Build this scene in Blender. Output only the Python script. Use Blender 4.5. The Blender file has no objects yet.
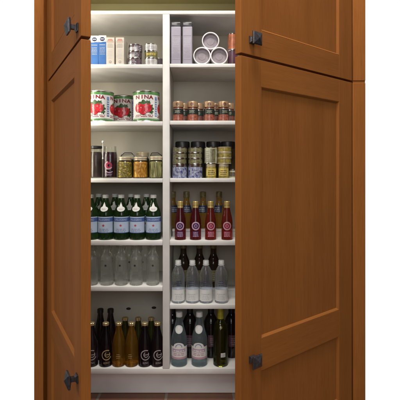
import bpy, bmesh, math, random
from mathutils import Vector, Matrix
random.seed(7)
R = math.radians
S = bpy.context.scene
COL = S.collection
U = 1/240.0                    # one unit of the measured drawing, in metres
FPX = 419.0                    # focal length in pixels of a 400 px picture
DH = FPX*U                     # camera to the face of the cabinet (y = 0)
HOR = 172.0                    # horizon row
EYE = 0.9970                   # camera height above the floor
YF = 12*U                      # front edges of the shelves
YB = 81*U                      # back panel
K = (431+8)/FPX*U              # metres per pixel for things in the front rows

def PX(px, y): return (px-200)*(DH+y)/FPX
def PZ(py, y): return EYE+(HOR-py)*(DH+y)/FPX

# ------------------------------------------------------------------ materials
def new_mat(name):
    m = bpy.data.materials.new(name); m.use_nodes = True
    nt = m.node_tree
    return m, nt, nt.nodes['Principled BSDF']

def mat(name, col, rough=.5, metal=0, coat=0, var=0, vscale=40, bump=0, bscale=200, col2=None, spec=.5, stretch=(1,1,1), rvar=0):
    m, nt, b = new_mat(name)
    b.inputs['Base Color'].default_value = (*col, 1)
    b.inputs['Roughness'].default_value = rough
    b.inputs['Metallic'].default_value = metal
    b.inputs['Coat Weight'].default_value = coat
    b.inputs['Coat Roughness'].default_value = .08
    b.inputs['Specular IOR Level'].default_value = spec
    tc = nt.nodes.new('ShaderNodeTexCoord'); mp = nt.nodes.new('ShaderNodeMapping')
    oi = nt.nodes.new('ShaderNodeObjectInfo')
    nt.links.new(tc.outputs['Object'], mp.inputs['Vector'])
    nt.links.new(oi.outputs['Random'], mp.inputs['Location'])
    mp.inputs['Scale'].default_value = stretch
    if var or col2:
        n = nt.nodes.new('ShaderNodeTexNoise'); n.inputs['Scale'].default_value = vscale; n.inputs['Detail'].default_value = 5
        nt.links.new(mp.outputs['Vector'], n.inputs['Vector'])
        rp = nt.nodes.new('ShaderNodeValToRGB')
        rp.color_ramp.elements[0].position = .36; rp.color_ramp.elements[1].position = .64
        c2 = col2 or tuple(c*(1+var) for c in col)
        c1 = col if col2 else tuple(c*(1-var) for c in col)
        rp.color_ramp.elements[0].color = (*c1, 1); rp.color_ramp.elements[1].color = (*c2, 1)
        nt.links.new(n.outputs['Fac'], rp.inputs['Fac']); nt.links.new(rp.outputs['Color'], b.inputs['Base Color'])
    if rvar:
        n3 = nt.nodes.new('ShaderNodeTexNoise'); n3.inputs['Scale'].default_value = 18; n3.inputs['Detail'].default_value = 6
        nt.links.new(mp.outputs['Vector'], n3.inputs['Vector'])
        mr = nt.nodes.new('ShaderNodeMapRange'); mr.inputs['To Min'].default_value = max(.02, rough-rvar); mr.inputs['To Max'].default_value = rough+rvar
        nt.links.new(n3.outputs['Fac'], mr.inputs['Value']); nt.links.new(mr.outputs['Result'], b.inputs['Roughness'])
    if bump:
        n2 = nt.nodes.new('ShaderNodeTexNoise'); n2.inputs['Scale'].default_value = bscale; n2.inputs['Detail'].default_value = 3
        nt.links.new(mp.outputs['Vector'], n2.inputs['Vector'])
        bp = nt.nodes.new('ShaderNodeBump'); bp.inputs['Strength'].default_value = bump; bp.inputs['Distance'].default_value = .002
        nt.links.new(n2.outputs['Fac'], bp.inputs['Height']); nt.links.new(bp.outputs['Normal'], b.inputs['Normal'])
    return m

def glass(name, col, ior=1.4, rough=.02, clear=.3, tint=None, trans=1):
    m, nt, b = new_mat(name)
    b.inputs['Base Color'].default_value = (*col, 1)
    b.inputs['Roughness'].default_value = rough
    b.inputs['IOR'].default_value = ior
    b.inputs['Transmission Weight'].default_value = trans
    tr = nt.nodes.new('ShaderNodeBsdfTransparent'); tr.inputs['Color'].default_value = (*(tint or col), 1)
    mx = nt.nodes.new('ShaderNodeMixShader'); mx.inputs['Fac'].default_value = clear
    out = nt.nodes['Material Output']
    nt.links.new(b.outputs['BSDF'], mx.inputs[1]); nt.links.new(tr.outputs['BSDF'], mx.inputs[2])
    nt.links.new(mx.outputs['Shader'], out.inputs['Surface'])
    return m

def wood(name, vertical=True, dark=1.0):
    m, nt, b = new_mat(name)
    N = nt.nodes.new; L = nt.links.new
    tc = N('ShaderNodeTexCoord'); mp = N('ShaderNodeMapping'); oi = N('ShaderNodeObjectInfo')
    L(tc.outputs['Object'], mp.inputs['Vector'])
    mul = N('ShaderNodeVectorMath'); mul.operation = 'SCALE'; mul.inputs['Scale'].default_value = 7
    cmb = N('ShaderNodeCombineXYZ')
    for i in range(3): L(oi.outputs['Random'], cmb.inputs[i])
    L(cmb.outputs['Vector'], mul.inputs[0]); L(mul.outputs['Vector'], mp.inputs['Location'])
    mp.inputs['Scale'].default_value = (1, 1, .055) if vertical else (.055, 1, 1)
    fine = N('ShaderNodeTexNoise'); fine.inputs['Scale'].default_value = 190; fine.inputs['Detail'].default_value = 6; fine.inputs['Roughness'].default_value = .65
    broad = N('ShaderNodeTexNoise'); broad.inputs['Scale'].default_value = 17; broad.inputs['Detail'].default_value = 4; broad.inputs['Distortion'].default_value = .6
    blot = N('ShaderNodeTexNoise'); blot.inputs['Scale'].default_value = 5; blot.inputs['Detail'].default_value = 3
    L(mp.outputs['Vector'], fine.inputs['Vector']); L(mp.outputs['Vector'], broad.inputs['Vector']); L(tc.outputs['Object'], blot.inputs['Vector'])
    a = N('ShaderNodeMath'); a.operation = 'MULTIPLY_ADD'; a.inputs[1].default_value = .42
    L(fine.outputs['Fac'], a.inputs[0])
    a2 = N('ShaderNodeMath'); a2.operation = 'MULTIPLY_ADD'; a2.inputs[1].default_value = .45
    L(broad.outputs['Fac'], a2.inputs[0]); L(a2.outputs[0], a.inputs[2])
    a3 = N('ShaderNodeMath'); a3.operation = 'MULTIPLY'; a3.inputs[1].default_value = .23
    L(blot.outputs['Fac'], a3.inputs[0]); L(a3.outputs[0], a2.inputs[2])
    rp = N('ShaderNodeValToRGB')
    rp.color_ramp.elements[0].position = .34; rp.color_ramp.elements[1].position = .66
    d = dark
    rp.color_ramp.elements[0].color = (.202*d, .0685*d, .0150*d, 1)
    rp.color_ramp.elements[1].color = (.268*d, .0955*d, .0225*d, 1)
    L(a.outputs[0], rp.inputs['Fac'])
    mp2 = N('ShaderNodeMapping'); mp2.inputs['Scale'].default_value = (1, 1, .035) if vertical else (.035, 1, 1)
    L(tc.outputs['Object'], mp2.inputs['Vector']); L(mul.outputs['Vector'], mp2.inputs['Location'])
    pore = N('ShaderNodeTexNoise'); pore.inputs['Scale'].default_value = 420; pore.inputs['Detail'].default_value = 2
    L(mp2.outputs['Vector'], pore.inputs['Vector'])
    pr_ = N('ShaderNodeMapRange'); pr_.inputs['From Min'].default_value = .60; pr_.inputs['From Max'].default_value = .74
    pr_.inputs['To Min'].default_value = 0; pr_.inputs['To Max'].default_value = .26
    L(pore.outputs['Fac'], pr_.inputs['Value'])
    mxp = N('ShaderNodeMix'); mxp.data_type = 'RGBA'; mxp.inputs['B'].default_value = (.085, .026, .006, 1)
    L(pr_.outputs['Result'], mxp.inputs['Factor']); L(rp.outputs['Color'], mxp.inputs['A']); L(mxp.outputs['Result'], b.inputs['Base Color'])
    b.inputs['Roughness'].default_value = .62
    b.inputs['Specular IOR Level'].default_value = .04
    bp = N('ShaderNodeBump'); bp.inputs['Strength'].default_value = .12; bp.inputs['Distance'].default_value = .001
    L(fine.outputs['Fac'], bp.inputs['Height']); L(bp.outputs['Normal'], b.inputs['Normal'])
    return m

M = {}
M['wood_v'] = wood('cherry_wood_upright', True)
M['wood_h'] = wood('cherry_wood_level', False)
M['shelf'] = mat('shelf_white', (.66, .65, .62), .42, var=.055, vscale=13, bump=.04, bscale=120, rvar=.08)
M['back_warm_lit'] = mat('warm_lit_lining', (.46, .41, .20), .6, var=.05, vscale=6, bump=.05, bscale=90)  # warm light in the top compartment, put into the lining colour
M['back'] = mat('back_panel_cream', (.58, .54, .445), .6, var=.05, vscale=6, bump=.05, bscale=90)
M['kick'] = mat('kick_white', (.82, .80, .79), .5, var=.05, vscale=8)
M['dark'] = mat('dark_hole', (.02, .018, .015), .7)
M['pewter'] = mat('dark_pewter', (.07, .065, .07), .38, metal=.75, var=.25, vscale=120, bump=.15, bscale=250)
M['paper'] = mat('paper_white', (.64, .63, .605), .55, var=.03)
M['blue'] = mat('carton_blue', (.045, .135, .36), .4, var=.08, vscale=30)
M['navy'] = mat('print_navy', (.02, .03, .075), .45)
M['black'] = mat('print_black', (.018, .018, .02), .45)
M['cream'] = mat('carton_cream', (.55, .50, .43), .5, var=.04)
M['rust'] = mat('print_rust', (.46, .14, .06), .5)
M['greyink'] = mat('print_grey', (.30, .29, .28), .5)
M['paleink'] = mat('print_pale', (.52, .52, .55), .5)
M['steel'] = mat('tin_steel', (.62, .60, .57), .24, metal=1, rvar=.08)
M['tinlabel'] = mat('tin_label_plum', (.10, .07, .085), .35, coat=.4, var=.3, vscale=90)
M['tinwhite'] = mat('tin_label_silver', (.55, .54, .53), .3, metal=.35, var=.15, vscale=80)
M['tinolive'] = mat('tin_label_olive', (.16, .14, .05), .35, coat=.4, var=.35, vscale=100)
M['lavender'] = mat('tin_lavender', (.27, .245, .30), .38, coat=.3, var=.05, vscale=40)
M['smoke'] = mat('smoky_plastic', (.06, .058, .062), .2, coat=.3)
M['tubewhite'] = mat('tube_white', (.72, .69, .70), .4, var=.03)
M['tubecap'] = mat('tube_cap_mauve', (.25, .215, .235), .45, var=.12, vscale=60, bump=.1)
M['tincopper'] = mat('tin_copper', (.42, .15, .08), .34, metal=.3, var=.2, vscale=70)
M['tinpurple'] = mat('tin_plum', (.085, .035, .055), .36, coat=.3, var=.25)
M['green'] = mat('label_green', (.065, .20, .055), .38, coat=.3, var=.15)
M['red'] = mat('tomato_red', (.50, .02, .03), .3, coat=.4, var=.3, vscale=55)
M['darkred'] = mat('ink_dark_red', (.20, .008, .014), .4)
M['leaf'] = mat('leaf_green', (.035, .085, .025), .42, var=.45, vscale=120)
M['labelblue'] = mat('label_blue', (.13, .19, .36), .4, var=.3, vscale=60)
M['gold'] = mat('lid_gold', (.44, .29, .165), .36, metal=.45, rvar=.1)
M['bandgreen'] = mat('spice_band', (.02, .028, .022), .4)
M['spice'] = mat('ground_spice', (.33, .095, .05), .6, coat=.7, col2=(.16, .035, .02), vscale=130)
M['spicedark'] = mat('dark_spice', (.09, .025, .016), .6, coat=.7, col2=(.15, .05, .03), vscale=130)
M['pouch'] = mat('pouch_purple', (.028, .006, .016), .25, coat=.5, var=.4, vscale=50, bump=.2, bscale=40)
M['pouchgrey'] = mat('pouch_umber', (.036, .020, .018), .35, coat=.3, var=.3, vscale=40, bump=.2, bscale=40)
M['emblemred'] = mat('emblem_red', (.27, .015, .045), .4)
M['pink'] = mat('print_pink', (.45, .27, .31), .45)
M['lilac'] = mat('print_lilac', (.42, .29, .40), .45)
M['purple'] = mat('print_purple', (.055, .012, .06), .45)
M['pickle'] = mat('pickle_green_gold', (.11, .10, .018), .55, col2=(.42, .31, .045), vscale=55, bump=.6, bscale=70)
M['peach'] = mat('peach_gold', (.30, .10, .010), .5, col2=(.85, .45, .055), vscale=62, stretch=(1, 1, .5), bump=.7, bscale=60)
M['asparagus'] = mat('asparagus_green', (.09, .095, .025), .55, col2=(.50, .44, .18), vscale=75, stretch=(1, 1, .16), bump=.7, bscale=60)
def pieces(name, bright, mid, gap, scale, stretch):
    m, nt, b = new_mat(name)
    N = nt.nodes.new; L = nt.links.new
    tc = N('ShaderNodeTexCoord'); mp = N('ShaderNodeMapping'); mp.inputs['Scale'].default_value = stretch
    L(tc.outputs['Object'], mp.inputs['Vector'])
    nz = N('ShaderNodeTexNoise'); nz.inputs['Scale'].default_value = 45; nz.inputs['Detail'].default_value = 3
    L(mp.outputs['Vector'], nz.inputs['Vector'])
    ad = N('ShaderNodeVectorMath'); ad.operation = 'MULTIPLY_ADD'; ad.inputs[1].default_value = (.024, .024, .024)
    L(nz.outputs['Color'], ad.inputs[0]); L(mp.outputs['Vector'], ad.inputs[2])
    v = N('ShaderNodeTexVoronoi'); v.feature = 'DISTANCE_TO_EDGE'; v.inputs['Scale'].default_value = scale
    v2 = N('ShaderNodeTexVoronoi'); v2.inputs['Scale'].default_value = scale
    L(ad.outputs['Vector'], v.inputs['Vector']); L(ad.outputs['Vector'], v2.inputs['Vector'])
    sp = N('ShaderNodeSeparateXYZ'); L(v2.outputs['Color'], sp.inputs[0])
    c = N('ShaderNodeMix'); c.data_type = 'RGBA'; c.inputs['A'].default_value = (*mid, 1); c.inputs['B'].default_value = (*bright, 1)
    L(sp.outputs['X'], c.inputs['Factor'])
    mr = N('ShaderNodeMapRange'); mr.inputs['From Min'].default_value = .01; mr.inputs['From Max'].default_value = .34
    L(v.outputs['Distance'], mr.inputs['Value'])
    g = N('ShaderNodeMix'); g.data_type = 'RGBA'; g.inputs['A'].default_value = (*gap, 1)
    L(mr.outputs['Result'], g.inputs['Factor']); L(c.outputs['Result'], g.inputs['B']); L(g.outputs['Result'], b.inputs['Base Color'])
    bp = N('ShaderNodeBump'); bp.inputs['Strength'].default_value = .6; bp.inputs['Distance'].default_value = .003
    L(mr.outputs['Result'], bp.inputs['Height']); L(bp.outputs['Normal'], b.inputs['Normal'])
    b.inputs['Roughness'].default_value = .35
    return m
M['pickle'] = pieces('pickle_slices', (.56, .40, .055), (.34, .25, .035), (.11, .09, .015), 75, (1, 1, 1.3))
M['peach'] = pieces('fruit_slices', (.80, .46, .07), (.56, .27, .03), (.34, .14, .014), 80, (1, 1, .5))
M['asparagus'] = pieces('asparagus_spears', (.50, .45, .20), (.32, .29, .10), (.11, .11, .03), 120, (1, 1, .13))
M['darkjar'] = mat('dark_preserve', (.06, .05, .018), .5, col2=(.025, .02, .01), vscale=50)
M['brass'] = mat('brass_cap', (.58, .43, .15), .32, metal=.5, rvar=.08)
M['lidcream'] = mat('lid_cream', (.60, .52, .36), .35, metal=.3, rvar=.1)
M['lidblack'] = mat('lid_black', (.012, .012, .012), .4)
M['olive'] = mat('tin_herb', (.22, .20, .11), .4, col2=(.10, .095, .045), vscale=110, coat=.3)
M['bluechina'] = mat('jar_blue_pattern', (.36, .38, .46), .35, col2=(.025, .03, .15), vscale=95, coat=.4)
M['yellow'] = mat('label_yellow', (.55, .44, .10), .4, var=.2, vscale=70)
M['yellowtin'] = mat('tin_mustard', (.36, .29, .07), .38, col2=(.17, .13, .03), vscale=80, coat=.3)
M['palegreen'] = mat('label_sage', (.40, .41, .29), .42, var=.25, vscale=60)
M['icelabel'] = mat('label_ice_blue', (.42, .50, .62), .42, var=.04)
M['bandblue'] = mat('label_band_blue', (.06, .11, .30), .42)
M['star'] = mat('star_red', (.42, .03, .03), .4)
M['capwhite'] = mat('cap_white', (.66, .66, .64), .35, var=.03)
M['capgold'] = mat('crown_gold', (.66, .52, .26), .28, metal=.7)
M['foilyellow'] = mat('foil_yellow', (.40, .36, .035), .38, metal=.25, var=.15, vscale=60)
M['gemgrey'] = mat('print_emblem', (.33, .30, .30), .4)
M['gemgold'] = mat('print_emblem_gold', (.40, .29, .14), .4)
M['floor1'] = None
M['g_clear'] = glass('glass_clear', (.96, .975, .94), 1.36, .012, .28, None, .93)
M['g_water'] = glass('plastic_water', (.90, .93, .98), 1.33, .03, .3, None, .94)
M['g_jar'] = glass('glass_jar', (.97, .98, .96), 1.3, .02, .5)
M['g_green'] = glass('glass_green', (.16, .37, .13), 1.4, .02, .25, (.07, .17, .05), .95)
M['g_blue'] = glass('glass_aqua', (.74, .86, .90), 1.36, .02, .25, None, .94)
M['g_red'] = glass('glass_red_syrup', (.52, .075, .05), 1.38, .02, .2, (.20, .018, .014), .88)
M['g_plum'] = glass('glass_plum_syrup', (.36, .055, .065), 1.38, .02, .2, (.14, .012, .02), .9)
M['g_oil'] = glass('glass_golden_oil', (.80, .54, .13), 1.42, .02, .25, (.6, .34, .05), .85)
M['g_amber'] = glass('glass_amber', (.66, .36, .045), 1.38, .03, .15, (.40, .21, .02), .92)
M['g_olive'] = glass('glass_dark_olive', (.20, .21, .035), 1.42, .02, .2, (.08, .08, .01), .96)
M['g_black'] = glass('glass_black', (.085, .055, .07), 1.45, .025, .05, (.01, .007, .01), .95)
M['g_brown'] = glass('glass_brown', (.17, .10, .06), 1.42, .03, .1, (.05, .025, .012), .93)

def floor_mat():
    m, nt, b = new_mat('terracotta_tiles')
    tc = nt.nodes.new('ShaderNodeTexCoord'); br = nt.nodes.new('ShaderNodeTexBrick')
    br.offset = .5; br.inputs['Scale'].default_value = 1
    br.inputs['Brick Width'].default_value = .3; br.inputs['Row Height'].default_value = .3; br.inputs['Mortar Size'].default_value = .006
    br.inputs['Color1'].default_value = (.30, .14, .085, 1); br.inputs['Color2'].default_value = (.24, .105, .06, 1)
    br.inputs['Mortar'].default_value = (.36, .30, .25, 1)
    nt.links.new(tc.outputs['Object'], br.inputs['Vector'])
    n = nt.nodes.new('ShaderNodeTexNoise'); n.inputs['Scale'].default_value = 22; n.inputs['Detail'].default_value = 6
    nt.links.new(tc.outputs['Object'], n.inputs['Vector'])
    mx = nt.nodes.new('ShaderNodeMix'); mx.data_type = 'RGBA'; mx.blend_type = 'MULTIPLY'; mx.inputs['Factor'].default_value = .5
    nt.links.new(br.outputs['Color'], mx.inputs['A']); nt.links.new(n.outputs['Color'], mx.inputs['B'])
    nt.links.new(mx.outputs['Result'], b.inputs['Base Color'])
    b.inputs['Roughness'].default_value = .5
    bp = nt.nodes.new('ShaderNodeBump'); bp.inputs['Strength'].default_value = .3; bp.inputs['Distance'].default_value = .003
    nt.links.new(br.outputs['Fac'], bp.inputs['Height']); bp.invert = True
    nt.links.new(bp.outputs['Normal'], b.inputs['Normal'])
    return m
M['floor1'] = floor_mat()

# ------------------------------------------------------------------ mesh tools
def link(name, me, parent=None, smooth=True, angle=40):
    if smooth:
        for p in me.polygons: p.use_smooth = True
        me.set_sharp_from_angle(angle=R(angle))
    o = bpy.data.objects.new(name, me); COL.objects.link(o)
    if parent: o.parent = parent
    return o

class Mesh:
    """collects shapes, links them as ONE mesh object"""
    def __init__(s): s.bm = bmesh.new(); s.mats = []
    def mi(s, m):
        m = M[m] if isinstance(m, str) else m
        if m not in s.mats: s.mats.append(m)
        return s.mats.index(m)
    def box(s, x0, x1, y0, y1, z0, z1, m, bev=0, seg=1):
        t = bmesh.new()
        v = [t.verts.new((x, y, z)) for x in (x0, x1) for y in (y0, y1) for z in (z0, z1)]
        for f in ((0,1,3,2),(4,6,7,5),(0,4,5,1),(2,3,7,6),(0,2,6,4),(1,5,7,3)): t.faces.new([v[i] for i in f])
        bmesh.ops.recalc_face_normals(t, faces=t.faces)
        if bev: bmesh.ops.bevel(t, geom=list(t.edges), offset=bev, segments=seg, affect='EDGES', profile=.5)
        s.merge(t, m)
    def merge(s, t, m):
        k = s.mi(m); vm = {}
        for v in t.verts: vm[v] = s.bm.verts.new(v.co)
        for f in t.faces:
            nf = s.bm.faces.new([vm[v] for v in f.verts]); nf.material_index = k
        t.free()
    def quad(s, pts, m):
        f = s.bm.faces.new([s.bm.verts.new(p) for p in pts]); f.material_index = s.mi(m); return f
    def lathe(s, prof, m, seg=40, mats=None):
        """prof: [(r, z)] from bottom to top; mats: [(z_below_which, material)]"""
        rings = []
        for r, z in prof:
            if r < 1e-6: rings.append([s.bm.verts.new((0, 0, z))])
            else: rings.append([s.bm.verts.new((r*math.cos(2*math.pi*i/seg), r*math.sin(2*math.pi*i/seg), z)) for i in range(seg)])
        for (a, b, pa, pb) in zip(rings, rings[1:], prof, prof[1:]):
            mm = m
            if mats:
                zc = (pa[1]+pb[1])/2
                for zz, q in mats:
                    if zc < zz: mm = q; break
            k = s.mi(mm)
            for i in range(seg):
                j = (i+1) % seg
                if len(a) == 1 and len(b) == 1: continue
                if len(a) == 1: f = s.bm.faces.new((a[0], b[j], b[i]))
                elif len(b) == 1: f = s.bm.faces.new((a[i], a[j], b[0]))
                else: f = s.bm.faces.new((a[i], a[j], b[j], b[i]))
                f.material_index = k
        return s
    def build(s, name, parent=None, smooth=True, recalc=False, angle=40):
        if recalc: bmesh.ops.recalc_face_normals(s.bm, faces=s.bm.faces)
        me = bpy.data.meshes.new(name); s.bm.to_mesh(me); s.bm.free()
        for m in s.mats: me.materials.append(m)
        return link(name, me, parent, smooth, angle)

def smooth_prof(pts, n=5):
    """Catmull-Rom through the points of a bottle profile"""
    out = []
    for i in range(len(pts)-1):
        p0 = pts[max(i-1, 0)]; p1 = pts[i]; p2 = pts[i+1]; p3 = pts[min(i+2, len(pts)-1)]
        for k in range(n):
            t = k/n
            q = []
            for c in (0, 1):
                q.append(.5*((2*p1[c])+(-p0[c]+p2[c])*t+(2*p0[c]-5*p1[c]+4*p2[c]-p3[c])*t*t+(-p0[c]+3*p1[c]-3*p2[c]+p3[c])*t**3))
            lo, hi = min(p1[0], p2[0]), max(p1[0], p2[0])
            q[0] = min(max(q[0], lo), hi)
            q[1] = min(max(q[1], min(p1[1], p2[1])), max(p1[1], p2[1]))
            out.append(tuple(q))
    out.append(pts[-1])
    return out

def rfun_of(prof):
    pr = [p for p in prof if p[0] > 1e-5]
    def f(z):
        if z <= pr[0][1]: return pr[0][0]
        for a, b in zip(pr, pr[1:]):
            if a[1] <= z <= b[1] and b[1] > a[1]:
                t = (z-a[1])/(b[1]-a[1]); return a[0]+(b[0]-a[0])*t
        return pr[-1][0]
    return f

_text_cache = {}
def text_polys(s, bold=False):
    """triangles of a word in the built-in font, height 1, centred"""
    if (s, bold) in _text_cache: return _text_cache[(s, bold)]
    cu = bpy.data.curves.new('lettering', 'FONT'); cu.body = s; cu.align_x = 'CENTER'; cu.resolution_u = 3; cu.offset = .03 if bold else 0
    o = bpy.data.objects.new('lettering', cu); COL.objects.link(o)
    bpy.context.view_layer.update()
    me = o.evaluated_get(bpy.context.evaluated_depsgraph_get()).to_mesh()
    vs = [(v.co.x, v.co.y) for v in me.vertices]; fs = [tuple(p.vertices) for p in me.polygons]
    xs = [v[0] for v in vs]; ys = [v[1] for v in vs]
    h = max(ys)-min(ys); cx = (max(xs)+min(xs))/2; cy = (max(ys)+min(ys))/2
    vs = [((x-cx)/h, (y-cy)/h) for x, y in vs]
    o.to_mesh_clear(); bpy.data.objects.remove(o); bpy.data.curves.remove(cu)
    _text_cache[(s, bold)] = (vs, fs); return vs, fs

class Flat:
    """printing: shapes drawn in x/z, laid on a flat or round surface as one mesh"""
    def __init__(s): s.m = Mesh(); s.bm = s.m.bm
    def _v(s, x, z, off): return s.bm.verts.new((x, -off, z))
    def grid(s, x0, x1, zlo, zhi, m, off=.0003, nx=10, nz=1):
        k = s.m.mi(m); g = []
        for i in range(nx+1):
            x = x0+(x1-x0)*i/nx
            a = zlo(x) if callable(zlo) else zlo; b = zhi(x) if callable(zhi) else zhi
            g.append([s._v(x, a+(b-a)*j/nz, off) for j in range(nz+1)])
        for i in range(nx):
            for j in range(nz):
                s.bm.faces.new((g[i][j], g[i+1][j], g[i+1][j+1], g[i][j+1])).material_index = k
        return s
    def rect(s, x0, z0, x1, z1, m, off=.0003, nx=8, nz=1): return s.grid(x0, x1, z0, z1, m, off, nx, nz)
    def ring(s, cx, cz, r0, r1, m, off=.0006, a0=0, a1=360, seg=28, sx=1, rr=None):
        k = s.m.mi(m); prev = None
        for i in range(seg+1):
            a = R(a0+(a1-a0)*i/seg)
            w = 1 if rr is None else rr(a)
            c = (s._v(cx+sx*r0*w*math.cos(a), cz+r0*w*math.sin(a), off), s._v(cx+sx*r1*w*math.cos(a), cz+r1*w*math.sin(a), off))
            if prev: s.bm.faces.new((prev[0], prev[1], c[1], c[0])).material_index = k
            prev = c
        return s
    def disc(s, cx, cz, r, m, off=.0006, seg=28, sx=1, rr=None):
        s.ring(cx, cz, r*.5, r, m, off, seg=seg, sx=sx, rr=rr)
        return s.ring(cx, cz, 1e-4, r*.5, m, off, seg=seg, sx=sx, rr=rr)
    def text(s, word, cx, cz, h, m, off=.0009, squeeze=1, bold=False):
        vs, fs = text_polys(word, bold); k = s.m.mi(m)
        v = [s._v(cx+x*h*squeeze, cz+z*h, off) for x, z in vs]
        for f in fs: s.bm.faces.new([v[i] for i in f]).material_index = k
        return s
    def lines(s, x0, x1, z0, z1, n, m, off=.0006, thick=.5, ragged=.3):
        d = (z1-z0)/n
        for i in range(n):
            c = (x0+x1)/2; w = (x1-x0)/2*(1-ragged*random.random())
            # broken into word-like dashes
            x = c-w
            while x < c+w:
                l = random.uniform(.12, .34)*(x1-x0); e = min(x+l, c+w)
                s.rect(x, z0+d*i, e, z0+d*(i+thick), m, off, nx=2)
                x = e+.05*(x1-x0)
        return s
    def round(s, rfun, pad=0):
        for v in s.bm.verts:
            x, off, z = v.co.x, -v.co.y, v.co.z
            r = rfun(z); a = x/max(r, .004)
            v.co = ((r+off)*math.sin(a), -(r+off)*math.cos(a), z)
        return s
    def at(s, y):
        for v in s.bm.verts: v.co.y += y
        return s
    def build(s, name, parent): return s.m.build(name, parent, smooth=True, angle=60)

def thing(name, label=None, cat=None, group=None, loc=(0, 0, 0), rz=0):
    o = bpy.data.objects.new(name, None); COL.objects.link(o)
    o.empty_display_size = .02
    o.location = loc; o.rotation_euler = (0, 0, rz)
    tag(o, label, cat, group); return o
def tag(o, label=None, cat=None, group=None, kind=None):
    for k, v in (('label', label), ('category', cat), ('group', group), ('kind', kind)):
        if v: o[k] = v
def dup(root, loc, rz=0, label=None, group=None, swap=None):
    def cp(o, parent=None):
        c = o.copy(); COL.objects.link(c)
        if parent: c.parent = parent
        for ch in list(o.children): cp(ch, c)
        return c
    r = cp(root); r.location = loc; r.rotation_euler = (0, 0, rz)
    if label: r['label'] = label
    if group: r['group'] = group
    return r
class Repeat:
    """first call of place() moves the first build, later calls copy it"""
    def __init__(s, root): s.root = root; s.used = False
    def place(s, loc, rz, label, group=None, scale=None):
        if not s.used:
            o = s.root; s.used = True; o.location = loc; o.rotation_euler = (0, 0, rz); o['label'] = label
            if group: o['group'] = group
        else: o = dup(s.root, loc, rz, label, group)
        return o
def jit(a=8): return R(random.uniform(-a, a))

# ------------------------------------------------------------------ camera, light
cam = bpy.data.cameras.new('camera'); co = bpy.data.objects.new('camera', cam); COL.objects.link(co)
co.location = (0, -DH, EYE); co.rotation_euler = (R(90), 0, 0)
cam.sensor_width = 36; cam.lens = 36*FPX/400; cam.shift_y = -28/400; cam.clip_end = 100
S.camera = co
S.render.resolution_x = S.render.resolution_y = 1024

w = bpy.data.worlds.new('World'); S.world = w; w.use_nodes = True
nt = w.node_tree; bg = nt.nodes['Background']
tc = nt.nodes.new('ShaderNodeTexCoord'); sx = nt.nodes.new('ShaderNodeSeparateXYZ')
nt.links.new(tc.outputs['Generated'], sx.inputs[0])
mz = nt.nodes.new('ShaderNodeMapRange'); mz.inputs['From Min'].default_value = -.6; mz.inputs['From Max'].default_value = .9
mz.inputs['To Min'].default_value = .05; mz.inputs['To Max'].default_value = .42
nt.links.new(sx.outputs['Z'], mz.inputs['Value'])
my = nt.nodes.new('ShaderNodeMapRange'); my.inputs['From Min'].default_value = .66; my.inputs['From Max'].default_value = .79
my.interpolation_type = 'SMOOTHSTEP'
nt.links.new(sx.outputs['Y'], my.inputs['Value'])
mx = nt.nodes.new('ShaderNodeMix'); mx.data_type = 'FLOAT'; mx.inputs['B'].default_value = 1.05
nt.links.new(my.outputs['Result'], mx.inputs['Factor']); nt.links.new(mz.outputs['Result'], mx.inputs['A'])
nt.links.new(mx.outputs['Result'], bg.inputs['Strength'])
bg.inputs['Color'].default_value = (1, 1, 1, 1)

def area(name, loc, target, sx_, sy_, power, col=(1, 1, 1)):
    l = bpy.data.lights.new(name, 'AREA'); l.shape = 'RECTANGLE'; l.size = sx_; l.size_y = sy_; l.energy = power; l.color = col
    o = bpy.data.objects.new(name, l); COL.objects.link(o); o.location = loc
    d = Vector(target)-Vector(loc); o.rotation_euler = d.to_track_quat('-Z', 'Y').to_euler(); return o
area('softbox_lamp', (-.5, -2.3, 2.6), (-.1, .1, 1.2), 1.1, .8, 19, (1, .96, .9))
area('ceiling_lamp', (.05, -.95, 3.3), (0, -.35, .9), .8, .5, 68, (1, .95, .88))
area('front_lamp', (.1, -2.4, 1.45), (0, .1, .8), 1.0, .8, 12, (.96, .98, 1))
area('side_lamp', (-2.6, -1.6, 2.3), (-.4, -.3, 1.0), 1.0, 1.0, 24, (1, .94, .88))
area('strip_lamp', (-.562, -.022, 1.50), (-.2, .27, 1.50), .03, 1.05, 2.5, (1, .94, .80))
S.view_settings.view_transform = 'Standard'; S.view_settings.look = 'None'; S.view_settings.exposure = 0; S.view_settings.gamma = 1
S.cycles.max_bounces = 22; S.cycles.transparent_max_bounces = 32; S.cycles.transmission_bounces = 20; S.cycles.diffuse_bounces = 5
S.cycles.use_denoising = True

# ------------------------------------------------------------------ floor
f = Mesh(); f.quad([(-.66, -1.2, 0), (.66, -1.2, 0), (.66, YF+.11, 0), (-.66, YF+.11, 0)], 'floor1')
tag(f.build('floor', smooth=False), kind='structure')

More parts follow.
